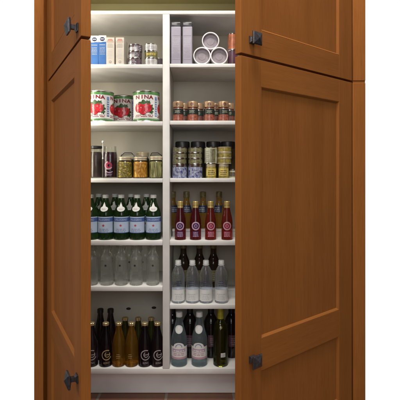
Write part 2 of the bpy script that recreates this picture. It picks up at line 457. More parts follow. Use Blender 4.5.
# ------------------------------------------------------------------ cabinet
def ux(u): return u*U
def uz(u): return EYE+u*U
cab = thing('pantry_cabinet', 'tall cherry wood pantry cabinet standing open with white shelves', 'cabinet')
ZTOP = uz(206)
GAP0, GAP1 = 89.3, 91.3
bt = Mesh(); bt.box(ux(-166), ux(-156.5), 0, .03, 0, ZTOP, 'wood_v', .0015); bt.build('face_stile', cab)
bt = Mesh(); bt.box(ux(-156.95), ux(-150.5), .040, .062, 0, ZTOP, 'wood_v', .001); bt.build('hinge_jamb', cab)
bt = Mesh(); bt.box(ux(152.8), ux(165.5), 0, .03, 0, uz(GAP0-.2), 'wood_v', .0015); bt.build('face_stile', cab)
bt = Mesh(); bt.box(ux(153.2), ux(165.35), .003, .0295, uz(GAP0-.15), uz(GAP1)-.0002, 'wood_h'); bt.box(ux(147), ux(156.5), .0305, .05, uz(GAP0-3), uz(GAP1+3), 'wood_h'); bt.build('gap_filler', cab)
bt = Mesh(); bt.box(ux(152.8), ux(165.5), 0, .03, uz(GAP1), ZTOP, 'wood_v', .0015); bt.build('face_stile', cab)
for sgn in (-1, 1):
    a, b = sorted((ux(sgn*157), ux(sgn*165)))
    bt = Mesh(); bt.box(a, b, .0305, YB+.02, 0, ZTOP, 'wood_v', .001); bt.build('side_panel', cab)
    a, b = sorted((ux(sgn*152), ux(sgn*156.9)))
    bt = Mesh(); bt.box(a, b, .0625, YB, .002, ZTOP-.002, 'shelf'); bt.build('side_lining', cab)
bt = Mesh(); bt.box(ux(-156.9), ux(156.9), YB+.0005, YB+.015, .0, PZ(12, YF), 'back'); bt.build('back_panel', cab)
bt = Mesh(); bt.box(ux(-156.9), ux(156.9), YB+.0003, YB+.015, PZ(11.9, YF), ZTOP-.002, 'back_warm_lit'); bt.build('back_panel', cab)
bt = Mesh(); bt.box(ux(-166), ux(165.5), .0, YB+.02, ZTOP+.0005, ZTOP+.02, 'wood_h', .001); bt.build('top_panel', cab)
bt = Mesh(); bt.box(ux(-151.9), ux(151.9), YF, YB-.001, ZTOP-.022, ZTOP-.003, 'back_warm_lit', .001); bt.build('shelf', cab)
def zs(py): return PZ(py, YF)
DX0, DX1 = PX(162.7, YF), PX(169.6, YF)
def shelf(x0, x1, top, bot, y0=YF):
    s = Mesh(); s.box(x0, x1, y0, YB-.001, zs(bot), zs(top), 'shelf', .0015, 2); s.build('shelf', cab)
XL, XR = ux(-151.9), ux(151.9)
shelf(XL, XR, 10.6, 14.2)
SH = {}
for n, l, r in (('1', (64.2, 68.2), (63.6, 67.2)), ('2', (121.3, 125.6), (120.6, 124.6)), ('3', (178.4, 182.6), (178.2, 182.2)),
                ('4', (240.6, 245.4), (240.6, 245.4)), ('5', (286.6, 291.2), (304.6, 309))):
    shelf(XL, DX0-.0005, *l); shelf(DX1+.0005, XR, *r)
    SH['L'+n] = zs(l[0]); SH['R'+n] = zs(r[0])
shelf(XL, XR, 368.6, 374)
SH['L6'] = SH['R6'] = zs(368.6)
d = Mesh(); d.box(DX0, DX1, YF-.001, YB-.001, zs(368.6)+.0005, zs(14.2)-.0005, 'shelf', .0015, 2); d.build('divider', cab)
d = Mesh(); d.box(XL, XR, YF+22*U, YF+22*U+.016, .002, zs(374)-.0005, 'kick', .001); d.build('toe_kick', cab)
for px, py in ((128.6, 308.5), (154, 307.5)):
    v = Mesh()
    v.lathe([(0, 0), (.0065, 0), (.0085, .001), (.0085, .003), (0, .0031)], 'dark', 20)
    o = v.build('vent_plug', cab); o.location = (PX(px, YB), YB-.0005, PZ(py, YB)); o.rotation_euler = (R(90), 0, 0); o.scale = (1.35, .7, 1)

# doors ------------------------------------------------------------
W = 156*U; T = 6.65*U; ST = 22.8*U; DEP = .0082; BEV = .0078
def door(side, z0, z1, rails, ang, knob_z):
    """rails: [(z_low, z_high)] from bottom to top; panels fill what lies between; side -1 left, +1 right"""
    s = -side
    def xx(a, b): return tuple(sorted((a*s, b*s)))
    fr = Mesh()
    a, b = xx(0.0005, ST); fr.box(a, b, 0, T, z0, z1, 'wood_v', .0012, 2)
    a, b = xx(W-ST, W); fr.box(a, b, 0, T, z0, z1, 'wood_v', .0016, 2)
    for (ra, rb) in rails:
        a, b = xx(ST+.0002, W-ST-.0002); fr.box(a, b, .0002, T-.0002, ra, rb, 'wood_h', .0007)
    ops = [(rails[i][1], rails[i+1][0]) for i in range(len(rails)-1)]
    for (pa, pb) in ops:                      # sloped moulding round each panel
        a, b = xx(ST+.0002, W-ST-.0002)
        o_ = [(a, pa), (b, pa), (b, pb), (a, pb)]
        mids = []
        steps = [(0.0008, 0.0002), (.0018, .0012), (BEV, DEP)]
        rings = [[(a+i, y, pa+i), (b-i, y, pa+i), (b-i, y, pb-i), (a+i, y, pb-i)] for i, y in steps]
        rings.insert(0, [(a, .0012, pa), (b, .0012, pa), (b, .0012, pb), (a, .0012, pb)])
        for q, r_ in zip(rings, rings[1:]):
            for i in range(4):
                j = (i+1) % 4
                fr.quad([q[i], q[j], r_[j], r_[i]], 'wood_h' if i in (0, 2) else 'wood_v')
    o = fr.build('door', cab, angle=18, recalc=False)
    o.location = (ux(side*152), 0, 0); o.rotation_euler = (0, 0, side*ang)
    for (pa, pb) in ops:
        p = Mesh(); a, b = xx(ST-.004, W-ST+.004); p.box(a, b, DEP, DEP+.008, pa-.004, pb+.004, 'wood_v'); p.build('panel', o)
    # pyramid knob on a short stem
    k = Mesh()
    def sq(h, y): return [(-h, y, -h), (h, y, -h), (h, y, h), (-h, y, h)]
    lay = [sq(.0115, -.0006), sq(.0115, -.0035), sq(.0085, -.0055), sq(.0062, -.009), sq(.0062, -.019), sq(.0195, -.0235), sq(.0205, -.0255), sq(.0205, -.0285), sq(.0185, -.0305)]
    for q, r_ in zip(lay, lay[1:]):
        for i in range(4):
            j = (i+1) % 4; k.quad([q[i], q[j], r_[j], r_[i]], 'pewter')
    for i in range(4):
        j = (i+1) % 4
        k.quad([lay[-1][i], lay[-1][j], (0, -.0385, 0)], 'pewter')
    bmesh.ops.remove_doubles(k.bm, verts=k.bm.verts, dist=1e-5)
    kb = k.build('knob', o, smooth=False, recalc=True); kb.location = (s*(W-ST*.5), 0, knob_z)
    return o
low = [(uz(-236), uz(-221)), (uz(-158.5), uz(-133)), (uz(68), uz(GAP0))]
up = [(uz(GAP1), uz(113)), (uz(184), uz(206))]
AL, AR = R(62.4), R(39.3)
door(-1, uz(-236), uz(GAP0), low, AL, uz(-143)); door(1, uz(-236), uz(GAP0), low, AR, uz(-146))
door(-1, uz(GAP1), uz(206), up, AL, uz(100)); door(1, uz(GAP1), uz(206), up, AR, uz(103))

# ------------------------------------------------------------------ contents
FR = YF+.010                                   # front line of the front rows
def front(px, r): y = FR+r; return PX(px, y), y
def behind(px, y): return PX(px, y), y

# --- first shelf, left: cartons and small tins
def carton(name, w_, h_, d_, body, top=None):
    t = thing(name, cat='carton'); m = Mesh()
    if top:
        m.box(-w_/2, w_/2, 0, d_, 0, top, body, .0008); m.box(-w_/2, w_/2, 0, d_, top+.0002, h_, 'paper', .0008)
    else: m.box(-w_/2, w_/2, 0, d_, 0, h_, body, .0008)
    m.build('box', t); return t
t = carton('blue_carton', .0335, .127, .085, 'blue', .096)
Flat().disc(0, .111, .0085, 'navy', .0004, sx=1.25).rect(-.0075, .1095, .0075, .113, 'paper', .0008).build('badge', t)
p = Flat()
p.grid(-.0165, .0165, .0945, lambda x: .0985+.0012*math.sin(x*200), 'blue', .0004)
p.rect(-.012, .085, .012, .087, 'paleink', .0005).lines(-.012, .012, .045, .08, 6, 'paleink', .0005, .25)
p.at(0).build('front_print', t)
RB = Repeat(t)
RB.place((PX(94.4, FR+.004), FR+.004, SH['L1']), R(1), 'blue and white carton on the top left shelf, half hidden by left door edge', 'blue and white cartons')
RB.place((PX(102.3, FR), FR, SH['L1']), R(-1), 'blue and white carton standing next to the cream cartons', 'blue and white cartons')
t = carton('cream_carton', .0352, .118, .08, 'cream')
p = Flat().rect(-.0155, .103, .0155, .1125, 'paper', .0004).rect(-.012, .1045, .012, .108, 'rust', .0007).rect(-.009, .1095, .009, .1112, 'rust', .0007).rect(-.014, .098, .014, .0995, 'rust', .0004)
p.lines(-.013, .013, .075, .094, 4, 'greyink', .0004, .3).lines(-.012, .012, .028, .07, 7, 'paleink', .0004, .25)
p.build('front_print', t)
Flat().disc(0, .0125, .0055, 'greyink', .0004).disc(0, .0125, .003, 'cream', .0007).build('emblem', t)
RB = Repeat(t)
RB.place((PX(110.2, FR), FR, SH['L1']), R(.6), 'cream carton with rust heading, touching the blue cartons', 'cream cartons')
RB.place((PX(119.9, FR), FR, SH['L1']), R(-.8), 'cream carton with rust heading, nearer the stacked silver tins', 'cream cartons')

def tin(name, r, h, label, lid='steel', seg=40, text=None):
    t = thing(name, cat='tin'); m = Mesh()
    m.lathe([(0, .001), (r*.93, .001), (r*.95, 0), (r, .0004), (r, .0018), (r*.975, .0028), (r*.975, h-.0028), (r, h-.0018), (r, h-.0004), (r*.95, h), (r*.92, h-.0015), (0, h-.0015)], lid, seg)
    m.build('body', t)
    l = Mesh(); l.lathe([(r*.975+.0003, .0035), (r*.975+.0003, h-.0035)], label, seg)
    l.build('label', t)
    return t
rt, ht = .0302, .0303
A = tin('small_tin', rt, ht, 'tinlabel')
l = Flat().rect(-.05, .0035, .0, .017, 'tinwhite', .0007, 12).lines(-.02, .02, .005, .026, 3, 'paleink', .0009, .3); l.round(lambda z: rt*.975).build('label_print', A)
RA = Repeat(A)
for i, nm in enumerate(('bottom', 'middle', 'top')):
    x, y = front(135.2+.3*(i-1), rt)
    RA.place((x, y, SH['L1']+i*(ht+.0002)), R(-18+22*i), '%s plum and silver tin of the stack beside the cream cartons' % nm, 'stacked small tins')
B1 = tin('small_tin', .0287, .031, 'tinwhite'); B2 = tin('small_tin', .0287, .031, 'tinolive')
Flat().lines(-.03, .03, .008, .022, 3, 'greyink', .0006, .35).round(lambda z: .0287*.975).build('label_print', B1)
Flat().rect(-.02, .012, .022, .02, 'yellow', .0006).lines(-.018, .02, .0135, .02, 2, 'tinolive', .0009, .4).round(lambda z: .0287*.975).build('label_print', B2)
x, y = front(151, .0287)
RBB = Repeat(B1)
RBB.place((x, y, SH['L1']), R(-20), 'pale silver tin at the bottom of the stack beside the white divider', 'stacked small tins')
B2.location = (x+.001, y, SH['L1']+.0312); B2['label'] = 'olive tin in the middle of the stack beside the white divider'; B2['group'] = 'stacked small tins'
RBB.place((x-.0005, y, SH['L1']+.0624), R(15), 'pale silver tin on top of the stack beside the white divider', 'stacked small tins')
RBK = Repeat(tin('small_tin', .027, .05, 'tinlabel'))
x, y = behind(127, FR+.105); RBK.place((x, y, SH['L1']), 0, 'dark tin standing behind the plum and silver tin stack', 'tins behind the stacks')
x, y = behind(158.4, FR+.10); RBK.place((x, y, SH['L1']), R(40), 'dark tin behind the silver tin stack, close to the divider', 'tins behind the stacks')

# --- first shelf, right
def tall_canister():
    t = thing('tall_canister', cat='canister'); m = Mesh()
    w_, h_, d_ = .0425, .163, .06
    m.box(-w_/2, w_/2, 0, d_, 0, h_, 'lavender', .003, 3); m.build('body', t)
    l = Mesh(); l.box(-w_/2+.001, w_/2-.001, .001, d_-.001, h_+.0003, h_+.02, 'smoke', .003, 3); l.box(-w_/2+.010, w_/2-.010, .015, d_-.015, h_+.0195, h_+.0235, 'smoke', .001); l.build('lid', t)
    p = Flat().rect(-.0175, .004, .0175, .157, 'lavender', .0003).lines(-.015, .015, .085, .115, 5, 'paleink', .0006, .25).lines(-.015, .015, .03, .075, 9, 'tubecap', .0006, .2).rect(-.016, .122, .016, .124, 'tubecap', .0006).rect(-.016, .02, .016, .022, 'tubecap', .0006)
    p.build('front_print', t)
    return t
RC = Repeat(tall_canister())
RC.place((PX(176, FR), FR, SH['R1']), R(1.5), 'tall lavender grey canister with smoky lid, right against the divider', 'tall lavender canisters')
RC.place((PX(187.4, FR), FR, SH['R1']), R(-.5), 'tall lavender grey canister with smoky lid, nearer the white tubes', 'tall lavender canisters')
def tube():
    t = thing('white_tube', cat='tube'); m = Mesh(); r = .0378
    m.lathe([(r-.0045, .0), (r-.001, .0), (r, .001), (r, .21), (r-.0045, .21)], 'tubewhite', 48)
    m.lathe([(r-.0046, .21), (r-.0046, 0)], 'tubewhite', 48)
    o = m.build('wall', t); o.rotation_euler = (R(-90), 0, 0)
    c = Mesh(); c.lathe([(r-.0048, .012), (r*.80, .0115), (r*.77, .013), (r*.45, .0128), (r*.42, .0118), (0, .0118)], 'tubecap', 48)
    o = c.build('end_cap', t); o.rotation_euler = (R(-90), 0, 0)
    return t
RT = Repeat(tube()); r_ = .0378
yt = FR+.004
zt = SH['R1']+r_
for px, dz, nm in ((202, 0, 'lower left white tube of the three, next to the lavender canister'), (219.2, 0, 'lower right white tube of the three, next to the copper tin')):
    RT.place((PX(px, yt), yt, zt), 0, nm, 'white tubes piled in a triangle')
dx = (PX(219.2, yt)-PX(202, yt))/2
RT.place((PX(210.6, yt), yt+.004, zt+math.sqrt(max((2*r_+.0004)**2-dx*dx, 0))), 0, 'white tube lying on top of the two other tubes', 'white tubes piled in a triangle')
a = tin('tall_tin', .022, .069, 'tinpurple'); b = tin('tall_tin', .022, .072, 'tincopper')
x, y = front(233, .022); y += .02
a.location = (x, y, SH['R1']); a['label'] = 'dark plum tin under the copper tin at right door edge'; a['group'] = 'tins stacked at the right door edge'
b.location = (x, y, SH['R1']+.0692); b['label'] = 'copper red tin stacked on the plum tin at right door edge'; b['group'] = 'tins stacked at the right door edge'

# --- second shelf, left: tomato cans
def tomato_can():
    t = thing('tomato_can', cat='can'); r, h = .0595, .136; m = Mesh()
    prof = [(0, .003), (r*.94, .003), (r*.95, 0), (r, .0005), (r+.001, .002), (r, .0045), (r-.0015, .006)]
    prof += [(r-.0015, h-.006), (r, h-.0045), (r+.001, h-.002), (r, h-.0005), (r*.95, h), (r*.93, h-.004), (0, h-.004)]
    m.lathe(prof, 'steel', 64); m.build('body', t)
    l = Mesh(); l.lathe([(r-.0012, .0065), (r-.0012, h-.0065)], 'paper', 64); l.build('label', t)
    p = Flat(); W2 = .088
    p.rect(-.186, .0066, .186, .0125, 'green', .0006, 60).rect(-.186, h-.0175, .186, h-.0066, 'green', .0006, 60)
    p.rect(-.186, .0145, .186, .0158, 'green', .0006, 60)
    for cx, q in ((-.004, 0), (.105, 1), (-.13, 2)):
        for (lx, lz, lr, sx, ph) in ((.030, .060, .018, .9, 1), (-.028, .066, .015, 1.1, 2), (.0, .081, .015, 1.8, 4), (.033, .044, .012, .9, 0), (.018, .084, .010, 1.3, 2)):
            p.disc(cx+lx, lz, lr, 'leaf', .0005, 26, sx, rr=lambda a, ph=ph: .78+.22*math.cos(5*a+ph))
        for (tx, tz, tr) in ((-.024, .060, .0205), (.016, .060, .0205), (-.004, .053, .0225)):
            p.disc(cx+tx, tz, tr, 'red', .0008+.0002*(tx == -.004), 30, .92)
        for (tx, tz, tr) in ((-.024, .060, .0205), (.016, .060, .0205), (-.004, .053, .0225)):
            p.ring(cx+tx, tz, tr*.90, tr*.99, 'darkred', .00105+.0002*(tx == -.004), 195, 350, 24, .92)
            p.ring(cx+tx-.001, tz+.002, tr*.45, tr*.52, 'darkred', .00105+.0002*(tx == -.004), 285, 350, 12, .92)
            p.disc(cx+tx-tr*.38, tz+tr*.36, tr*.15, 'pink', .00115+.0002*(tx == -.004), 14, .7)
        for (tx, tz) in ((-.024, .077), (.016, .077)):
            p.disc(cx+tx, tz, .0055, 'leaf', .0012, 20, 1.2, rr=lambda a: .6+.4*math.cos(5*a))
        for q_, ch in enumerate('NINA'): p.text(ch, cx-.030+q_*.0205+(.0015 if ch == 'I' else 0), .1085-.0012*abs(q_-1.5), .0165, 'darkred', .0009, 1.25, True)
        p.lines(cx-.045, cx+.045, .021, .034, 2, 'darkred', .0007, .42, .1)
        p.rect(cx+.050, .024, cx+.062, .11, 'labelblue', .0006).lines(cx+.051, cx+.061, .03, .1, 7, 'paper', .0009, .35)
    p.round(lambda z: r-.0012).build('label_print', t)
    return t
RN = Repeat(tomato_can())
x, y = front(100.4, .0605); RN.place((x, y, SH['L2']), R(-4), 'tomato can at the left door edge, red tomatoes on white label', 'tomato cans')
x, y = front(146.3, .0605); RN.place((x, y, SH['L2']), R(1), 'tomato can beside the divider, red tomatoes on white label', 'tomato cans')
x, y = behind(123.6, FR+.165); RN.place((x, y, SH['L2']), R(6), 'tomato can standing behind and between the two front tomato cans', 'tomato cans')

# --- second shelf, right: spice jars
def spice_jar(content):
    t = thing('spice_jar', cat='jar'); r = .0232
    m = Mesh(); m.lathe([(0, 0), (r*.9, 0), (r, .002), (r, .052), (r*.97, .0545), (r*.84, .058), (r*.82, .064), (0, .064)], content, 36); m.build('body', t)
    l = Mesh(); l.lathe([(r*.78, .0605), (r*.985, .0607), (r, .063), (r, .082), (r*.94, .0855), (r*.5, .0862), (0, .0862)], 'gold', 36); l.build('lid', t)
    p = Flat().rect(-.0365, .0295, .0365, .0535, 'bandgreen', .0005, 24)
    p.lines(-.012, .014, .036, .048, 3, 'palegreen', .0008, .4)
    p.round(lambda z: r).build('label', t)
    q = Flat().disc(0, .073, .0072, 'spicedark', .0004, 20).lines(-.005, .005, .069, .077, 3, 'gold', .0007, .35)
    q.round(lambda z: r).build('lid_print', t)
    return t
RJ = Repeat(spice_jar('spice'))
for px, lb in ((178.2, 'gold lidded spice jar in the front row next to the divider'), (192.8, 'second gold lidded spice jar from the divider, front row'), (209.3, 'third gold lidded spice jar from the divider, front row'), (223.4, 'gold lidded spice jar in the front row nearest the right door')):
    x, y = front(px, .0235); RJ.place((x, y, SH['R2']), jit(14), lb, 'spice jars in front')
RJ2 = Repeat(spice_jar('spicedark'))
for px, lb in ((183.6, 'dark spice jar half hidden behind the first front spice jar'), (198.6, 'dark spice jar half hidden behind the second front spice jar'), (214.6, 'dark spice jar half hidden behind the third front spice jar'), (229.6, 'dark spice jar behind the front spice jar nearest the right door')):
    x, y = behind(px, FR+.078); RJ2.place((x, y, SH['R2']), jit(30), lb, 'spice jars behind')

# --- third shelf, left: pouch bottles and preserving jars
def carafe(content, glassm, r, h, fill, lid):
    """round glass carafe, contents inside a thin shell"""
    t = thing('glass_carafe', cat='carafe'); m = Mesh()
    out_ = smooth_prof([(0, .001), (r*.9, 0), (r*.985, .003), (r, .009), (r, h*.6), (r*.97, h*.74), (r*.88, h*.86), (r*.84, h*.95), (r*.87, h)], 5)
    inn = [(max(a-.0022, 0), max(z, .004)) for a, z in reversed(out_)]
    m.lathe(out_+inn[:-1]+[(0, .004)], glassm, 44); m.build('glass', t)
    q = [(max(a-.0026, 0), max(z, .0045)) for a, z in out_ if z <= h*fill]
    c = Mesh(); c.lathe([(0, .0045)]+q[1:]+[(0, q[-1][1])], content, 40); c.build('contents', t)
    if lid:
        l = Mesh(); l.lathe([(r*.8, h-.004), (r*.92, h-.003), (r*.92, h+.006), (r*.85, h+.008), (0, h+.008)], lid, 36); l.build('lid', t)
    return t, rfun_of(out_)
t, rf = carafe('pouch', 'g_jar', .0318, .140, .83, None)
p = Flat().disc(0, .056, .0155, 'emblemred', .0005).ring(0, .056, .0128, .0178, 'pink', .0008, 100, 330).disc(.002, .056, .0055, 'pouch', .0008)
p.ring(.004, .046, .019, .0225, 'lilac', .0006, 215, 310).lines(-.014, .016, .013, .022, 2, 'lilac', .0006, .35)
p.round(rf).build('emblem', t)
c = Mesh()
c.lathe([(0, .082), (.0022, .083), (.0035, .086), (.0022, .089), (.0013, .091), (.0012, .152), (.0026, .153), (.0046, .156), (.0046, .160), (.003, .163), (0, .1635)], 'capwhite', 16)
o = c.build('stopper_rod', t); o.location = (-.0265, -.0215, 0)
x, y = front(110, .0318); t.location = (x, y, SH['L3']); t['label'] = 'dark purple glass carafe with round red emblem and thin white rod'
t, rf = carafe('pouchgrey', 'g_jar', .0305, .134, .86, 'lidblack')
x, y = front(95, .0305); t.location = (x, y+.012, SH['L3']); t['label'] = 'brownish black glass carafe with dark lid beside the left door'

def preserve_jar(content, lid, r=.0318, h=.094):
    t = thing('preserve_jar', cat='jar')
    g = smooth_prof([(0, 0), (r*.86, 0), (r*.97, .002), (r, .007), (r, h*.66), (r*.95, h*.74), (r*.84, h*.80), (r*.82, h*.82), (r*.82, h*.86), (0, h*.86)], 4)
    m = Mesh(); m.lathe(g, 'g_jar', 40); m.build('glass', t)
    c = Mesh(); q = r-.0022
    c.lathe(smooth_prof([(0, .0035), (q*.88, .0035), (q*.98, .007), (q, .011), (q, h*.645), (q*.94, h*.72), (q*.80, h*.775), (0, h*.775)], 4), content, 36); c.build('contents', t)
    l = Mesh(); rl = r*.90
    l.lathe([(rl*.93, h*.835), (rl, h*.838), (rl, h*.945), (rl*1.015, h*.952), (rl*1.0, h*.985), (rl*.93, h), (rl*.8, h-.002), (0, h-.002)], lid, 40); l.build('lid', t)
    return t
def swing_jar(content):
    t = preserve_jar(content, 'g_jar', .0318, .108)
    w_ = Mesh()
    bm = bmesh.new()
    def tubepath(pts, rad):
        for a, b in zip(pts, pts[1:]):
            d_ = Vector(b)-Vector(a); q = bmesh.ops.create_cone(bm, segments=8, radius1=rad, radius2=rad, depth=d_.length, cap_ends=True)
            mtx = Matrix.Translation((Vector(a)+Vector(b))/2) @ d_.to_track_quat('Z', 'Y').to_matrix().to_4x4()
            bmesh.ops.transform(bm, matrix=mtx, verts=q['verts'])
    tubepath([(-.030, 0, .084), (-.030, -.004, .101), (-.016, -.014, .114), (.016, -.014, .114), (.030, -.004, .101), (.030, 0, .084)], .0016)
    tubepath([(-.004, -.0335, .072), (-.004, -.036, .090), (.004, -.036, .090), (.004, -.0335, .072)], .0014)
    w_.merge(bm, 'lidblack'); w_.build('wire_bail', t)
    return t
x, y = front(124.8, .0318)
for cont, px, lb, lid, h in (('pickle', 124.8, 'preserve jar of green gold pickles next to the purple bottle', 'lidcream', .0935), ('peach', 140.4, 'preserve jar of bright orange yellow fruit, middle of the front row', 'lidcream', .0935), ('asparagus', 156.2, 'preserve jar of pale green asparagus against the divider', 'lidcream', .095)):
    j = preserve_jar(cont, lid, .0318, h); x, y = front(px, .0318); j.location = (x, y, SH['L3']); j['label'] = lb; j['group'] = 'preserve jars in front'
RS = Repeat(swing_jar('darkjar'))
x, y = behind(127.5, FR+.108); RS.place((x, y, SH['L3']), R(20), 'dark wire bail jar behind the green gold pickle jar', 'wire bail jars behind')
x, y = behind(156.5, FR+.108); RS.place((x, y, SH['L3']), R(-25), 'dark wire bail jar behind the asparagus jar', 'wire bail jars behind')
j = preserve_jar('darkjar', 'lidcream', .0318, .118); x, y = behind(142.5, FR+.105); j.location = (x, y, SH['L3']); j['label'] = 'dark jar with pale lid behind the orange yellow fruit jar'

# --- third shelf, right: tins and jars in stacks
def flat_tin(label): return tin('flat_tin', .0312, .0242, label, 'steel', 40)
def small_jar(body, ring_, r, h, lidm='steel'):
    t = thing('small_jar', cat='jar'); m = Mesh()
    m.lathe(smooth_prof([(0, 0), (r*.9, 0), (r, .003), (r, h*.74), (r*.93, h*.8), (r*.9, h*.81)], 3)+[(0, h*.81)], body, 36); m.build('body', t)
    l = Mesh(); l.lathe([(r*.85, h*.79), (r*.95, h*.80), (r*.97, h*.82), (r*.97, h*.97), (r*.9, h), (0, h)], lidm, 36); l.build('lid', t)
    if ring_:
        p = Flat().rect(-r*1.2, h*.16, r*1.2, h*.68, ring_, .0005, 20).lines(-r*.7, r*.7, h*.25, h*.62, 3, 'purple', .0008, .4)
        p.round(lambda z: r).build('label', t)
    return t
RO = Repeat(flat_tin('olive')); RBJ = Repeat(small_jar('bluechina', None, .0322, .060))
for px, w1 in ((179.8, 'beside the divider'), (195.2, 'second from the divider')):
    x, y = front(px, .0325); RBJ.place((x, y, SH['R3']), jit(60), 'blue and white patterned jar at the foot of the stack %s' % w1, 'blue and white jars')
    for i, nm in enumerate(('lowest', 'middle', 'topmost')):
        RO.place((x+random.uniform(-.0012, .0012), y, SH['R3']+.0604+i*.0245), jit(60), '%s olive tin of the stack %s, above a blue jar' % (nm, w1), 'flat olive tins')
RY = Repeat(small_jar('yellowtin', 'yellow', .0225, .062, 'lidcream'))
x, y = front(211.0, .023); RY.place((x, y, SH['R3']), R(3), 'yellow labelled jar under the sage can, third stack from the divider', 'yellow labelled jars')
x2, y2 = front(223.6, .023); RY.place((x2, y2, SH['R3']), R(-5), 'yellow labelled jar under the mustard tins near the right door', 'yellow labelled jars')
c = tin('sage_can', .0285, .072, 'palegreen'); Flat().rect(-.004, .006, .018, .064, 'olive', .0006).lines(-.026, -.008, .01, .06, 6, 'greyink', .0006, .3).round(lambda z: .0285*.975).build('label_print', c)
c.location = (x, y+.004, SH['R3']+.0624); c['label'] = 'pale sage can with olive stripe on top of a yellow jar'; c['category'] = 'can'
RM = Repeat(tin('flat_tin', .0302, .0242, 'yellowtin', 'lidcream', 40))
for i, nm in enumerate(('lowest', 'middle', 'topmost')):
    RM.place((x2+.004+random.uniform(-.001, .001), y2+.006, SH['R3']+.0624+i*.0245), jit(60), '%s mustard tin of the stack nearest the right door' % nm, 'flat mustard tins')
RK = Repeat(small_jar('darkjar', None, .034, .165, 'lidblack'))
for px, lb in ((182.5, 'tall dark jar with black lid behind the olive stack beside divider'), (198, 'tall dark jar with black lid behind the second olive stack'), (213.5, 'tall dark jar with black lid behind the sage can'), (228, 'tall dark jar with black lid behind the mustard tins')):
    x, y = behind(px, FR+.115); RK.place((x, y, SH['R3']), 0, lb, 'tall black lidded jars')
RGL = Repeat(small_jar('palegreen', 'olive', .024, .04)); x, y = front(233.5, .024); y += .02
RGL.place((x, y, SH['R3']), 0, 'small sage jar at the right door edge beside yellow jar')

# --- bottles --------------------------------------------------------
def bottle(name, pts, gl, seg=44, n=5, hollow=0):
    pts = [(a*K, b*K) for a, b in pts]
    t = thing(name, cat='bottle'); pr = smooth_prof(pts, n)
    m = Mesh(); sh = pr
    if hollow: sh = pr[:-1]+[(max(a-hollow, 0), max(z, hollow*2.2)) for a, z in reversed(pr[:-1]) if z > hollow]+[(0, hollow*2.2)]
    m.lathe(sh, gl, seg); m.build('glass', t)
    return t, rfun_of(pr)
def cap(t, r, z0, z1, m, ridged=False, name='cap'):
    r, z0, z1 = r*K, z0*K, z1*K; c = Mesh()
    c.lathe([(r*.9, z0), (r, z0+.0005), (r, z1-.002), (r*.86, z1), (0, z1)], m, 28)
    if ridged:
        for v in c.bm.verts:
            a = math.atan2(v.co.y, v.co.x); q = 1+.05*math.cos(14*a); v.co.x *= q; v.co.y *= q
    c.build(name, t)

# green mineral water, fourth shelf left
t, rf = bottle('green_bottle', [(0, .3), (6.2, 0), (7.3, .6), (7.55, 2), (7.6, 5), (7.6, 22), (7.5, 25), (6.9, 28), (5.6, 31.5), (4.2, 35), (3.2, 38.5), (2.7, 41), (2.6, 42.5), (0, 42.6)], 'g_green')
cap(t, 3.15, 41.2, 44.6, 'capwhite')
p = Flat(); p.rect(-11*K, 7*K, 11*K, 23*K, 'icelabel', .0004, 30).rect(-11*K, 18.2*K, 11*K, 22*K, 'bandblue', .0007, 30)
p.text('S.PELLEGRINO', 0, 20.1*K, 2.0*K, 'icelabel', .0011, .72)
p.disc(0, 14.5*K, 1.35*K, 'star', .0008, 30, 1, rr=lambda a: .68+.32*math.cos(5*(a-math.pi/2)))
p.lines(-5.5*K, 5.5*K, 8*K, 12*K, 3, 'bandblue', .0007, .25).rect(-11*K, 7*K, 11*K, 7.5*K, 'bandblue', .0007, 30)
p.round(rf).build('label', t)
p = Flat()
def tear(x):
    u_ = abs(x)/(4.1*K)
    return 30.9*K - 2.7*K*math.sqrt(max(0, 1-u_*u_))
def tear2(x):
    u_ = abs(x)/(4.1*K)
    return 30.9*K + 2.2*K*math.sqrt(max(0, 1-u_*u_)) + 4.4*K*max(0, 1-u_*2.6)
p.grid(-4.1*K, 4.1*K, tear, tear2, 'paper', .0008, 28, 4)
p.lines(-2.2*K, 2.2*K, 29.8*K, 31.6*K, 2, 'greyink', .0011, .4)
p.round(rf).build('neck_label', t)
RG = Repeat(t)
for px, lb in ((90.6, 'green mineral water bottle mostly hidden by left door'), (105.7, 'first fully visible green bottle from the left door, front row'), (121.4, 'second fully visible green bottle from the left door, front row'), (137.3, 'third fully visible green bottle from the left door, front row'), (153.4, 'front green bottle beside the white divider')):
    x, y = front(px, .0335); RG.place((x, y, SH['L4']), jit(11), lb, 'green bottles in the front row')
for px, lb in ((99, 'green bottle in the back row, nearest the left door'), (115, 'second back row green bottle from the left door'), (131, 'third back row green bottle from the left door'), (146.5, 'green bottle in the back row, nearest the divider')):
    x, y = behind(px, FR+.105); RG.place((x, y, SH['L4']), jit(40), lb, 'green bottles in the back row')

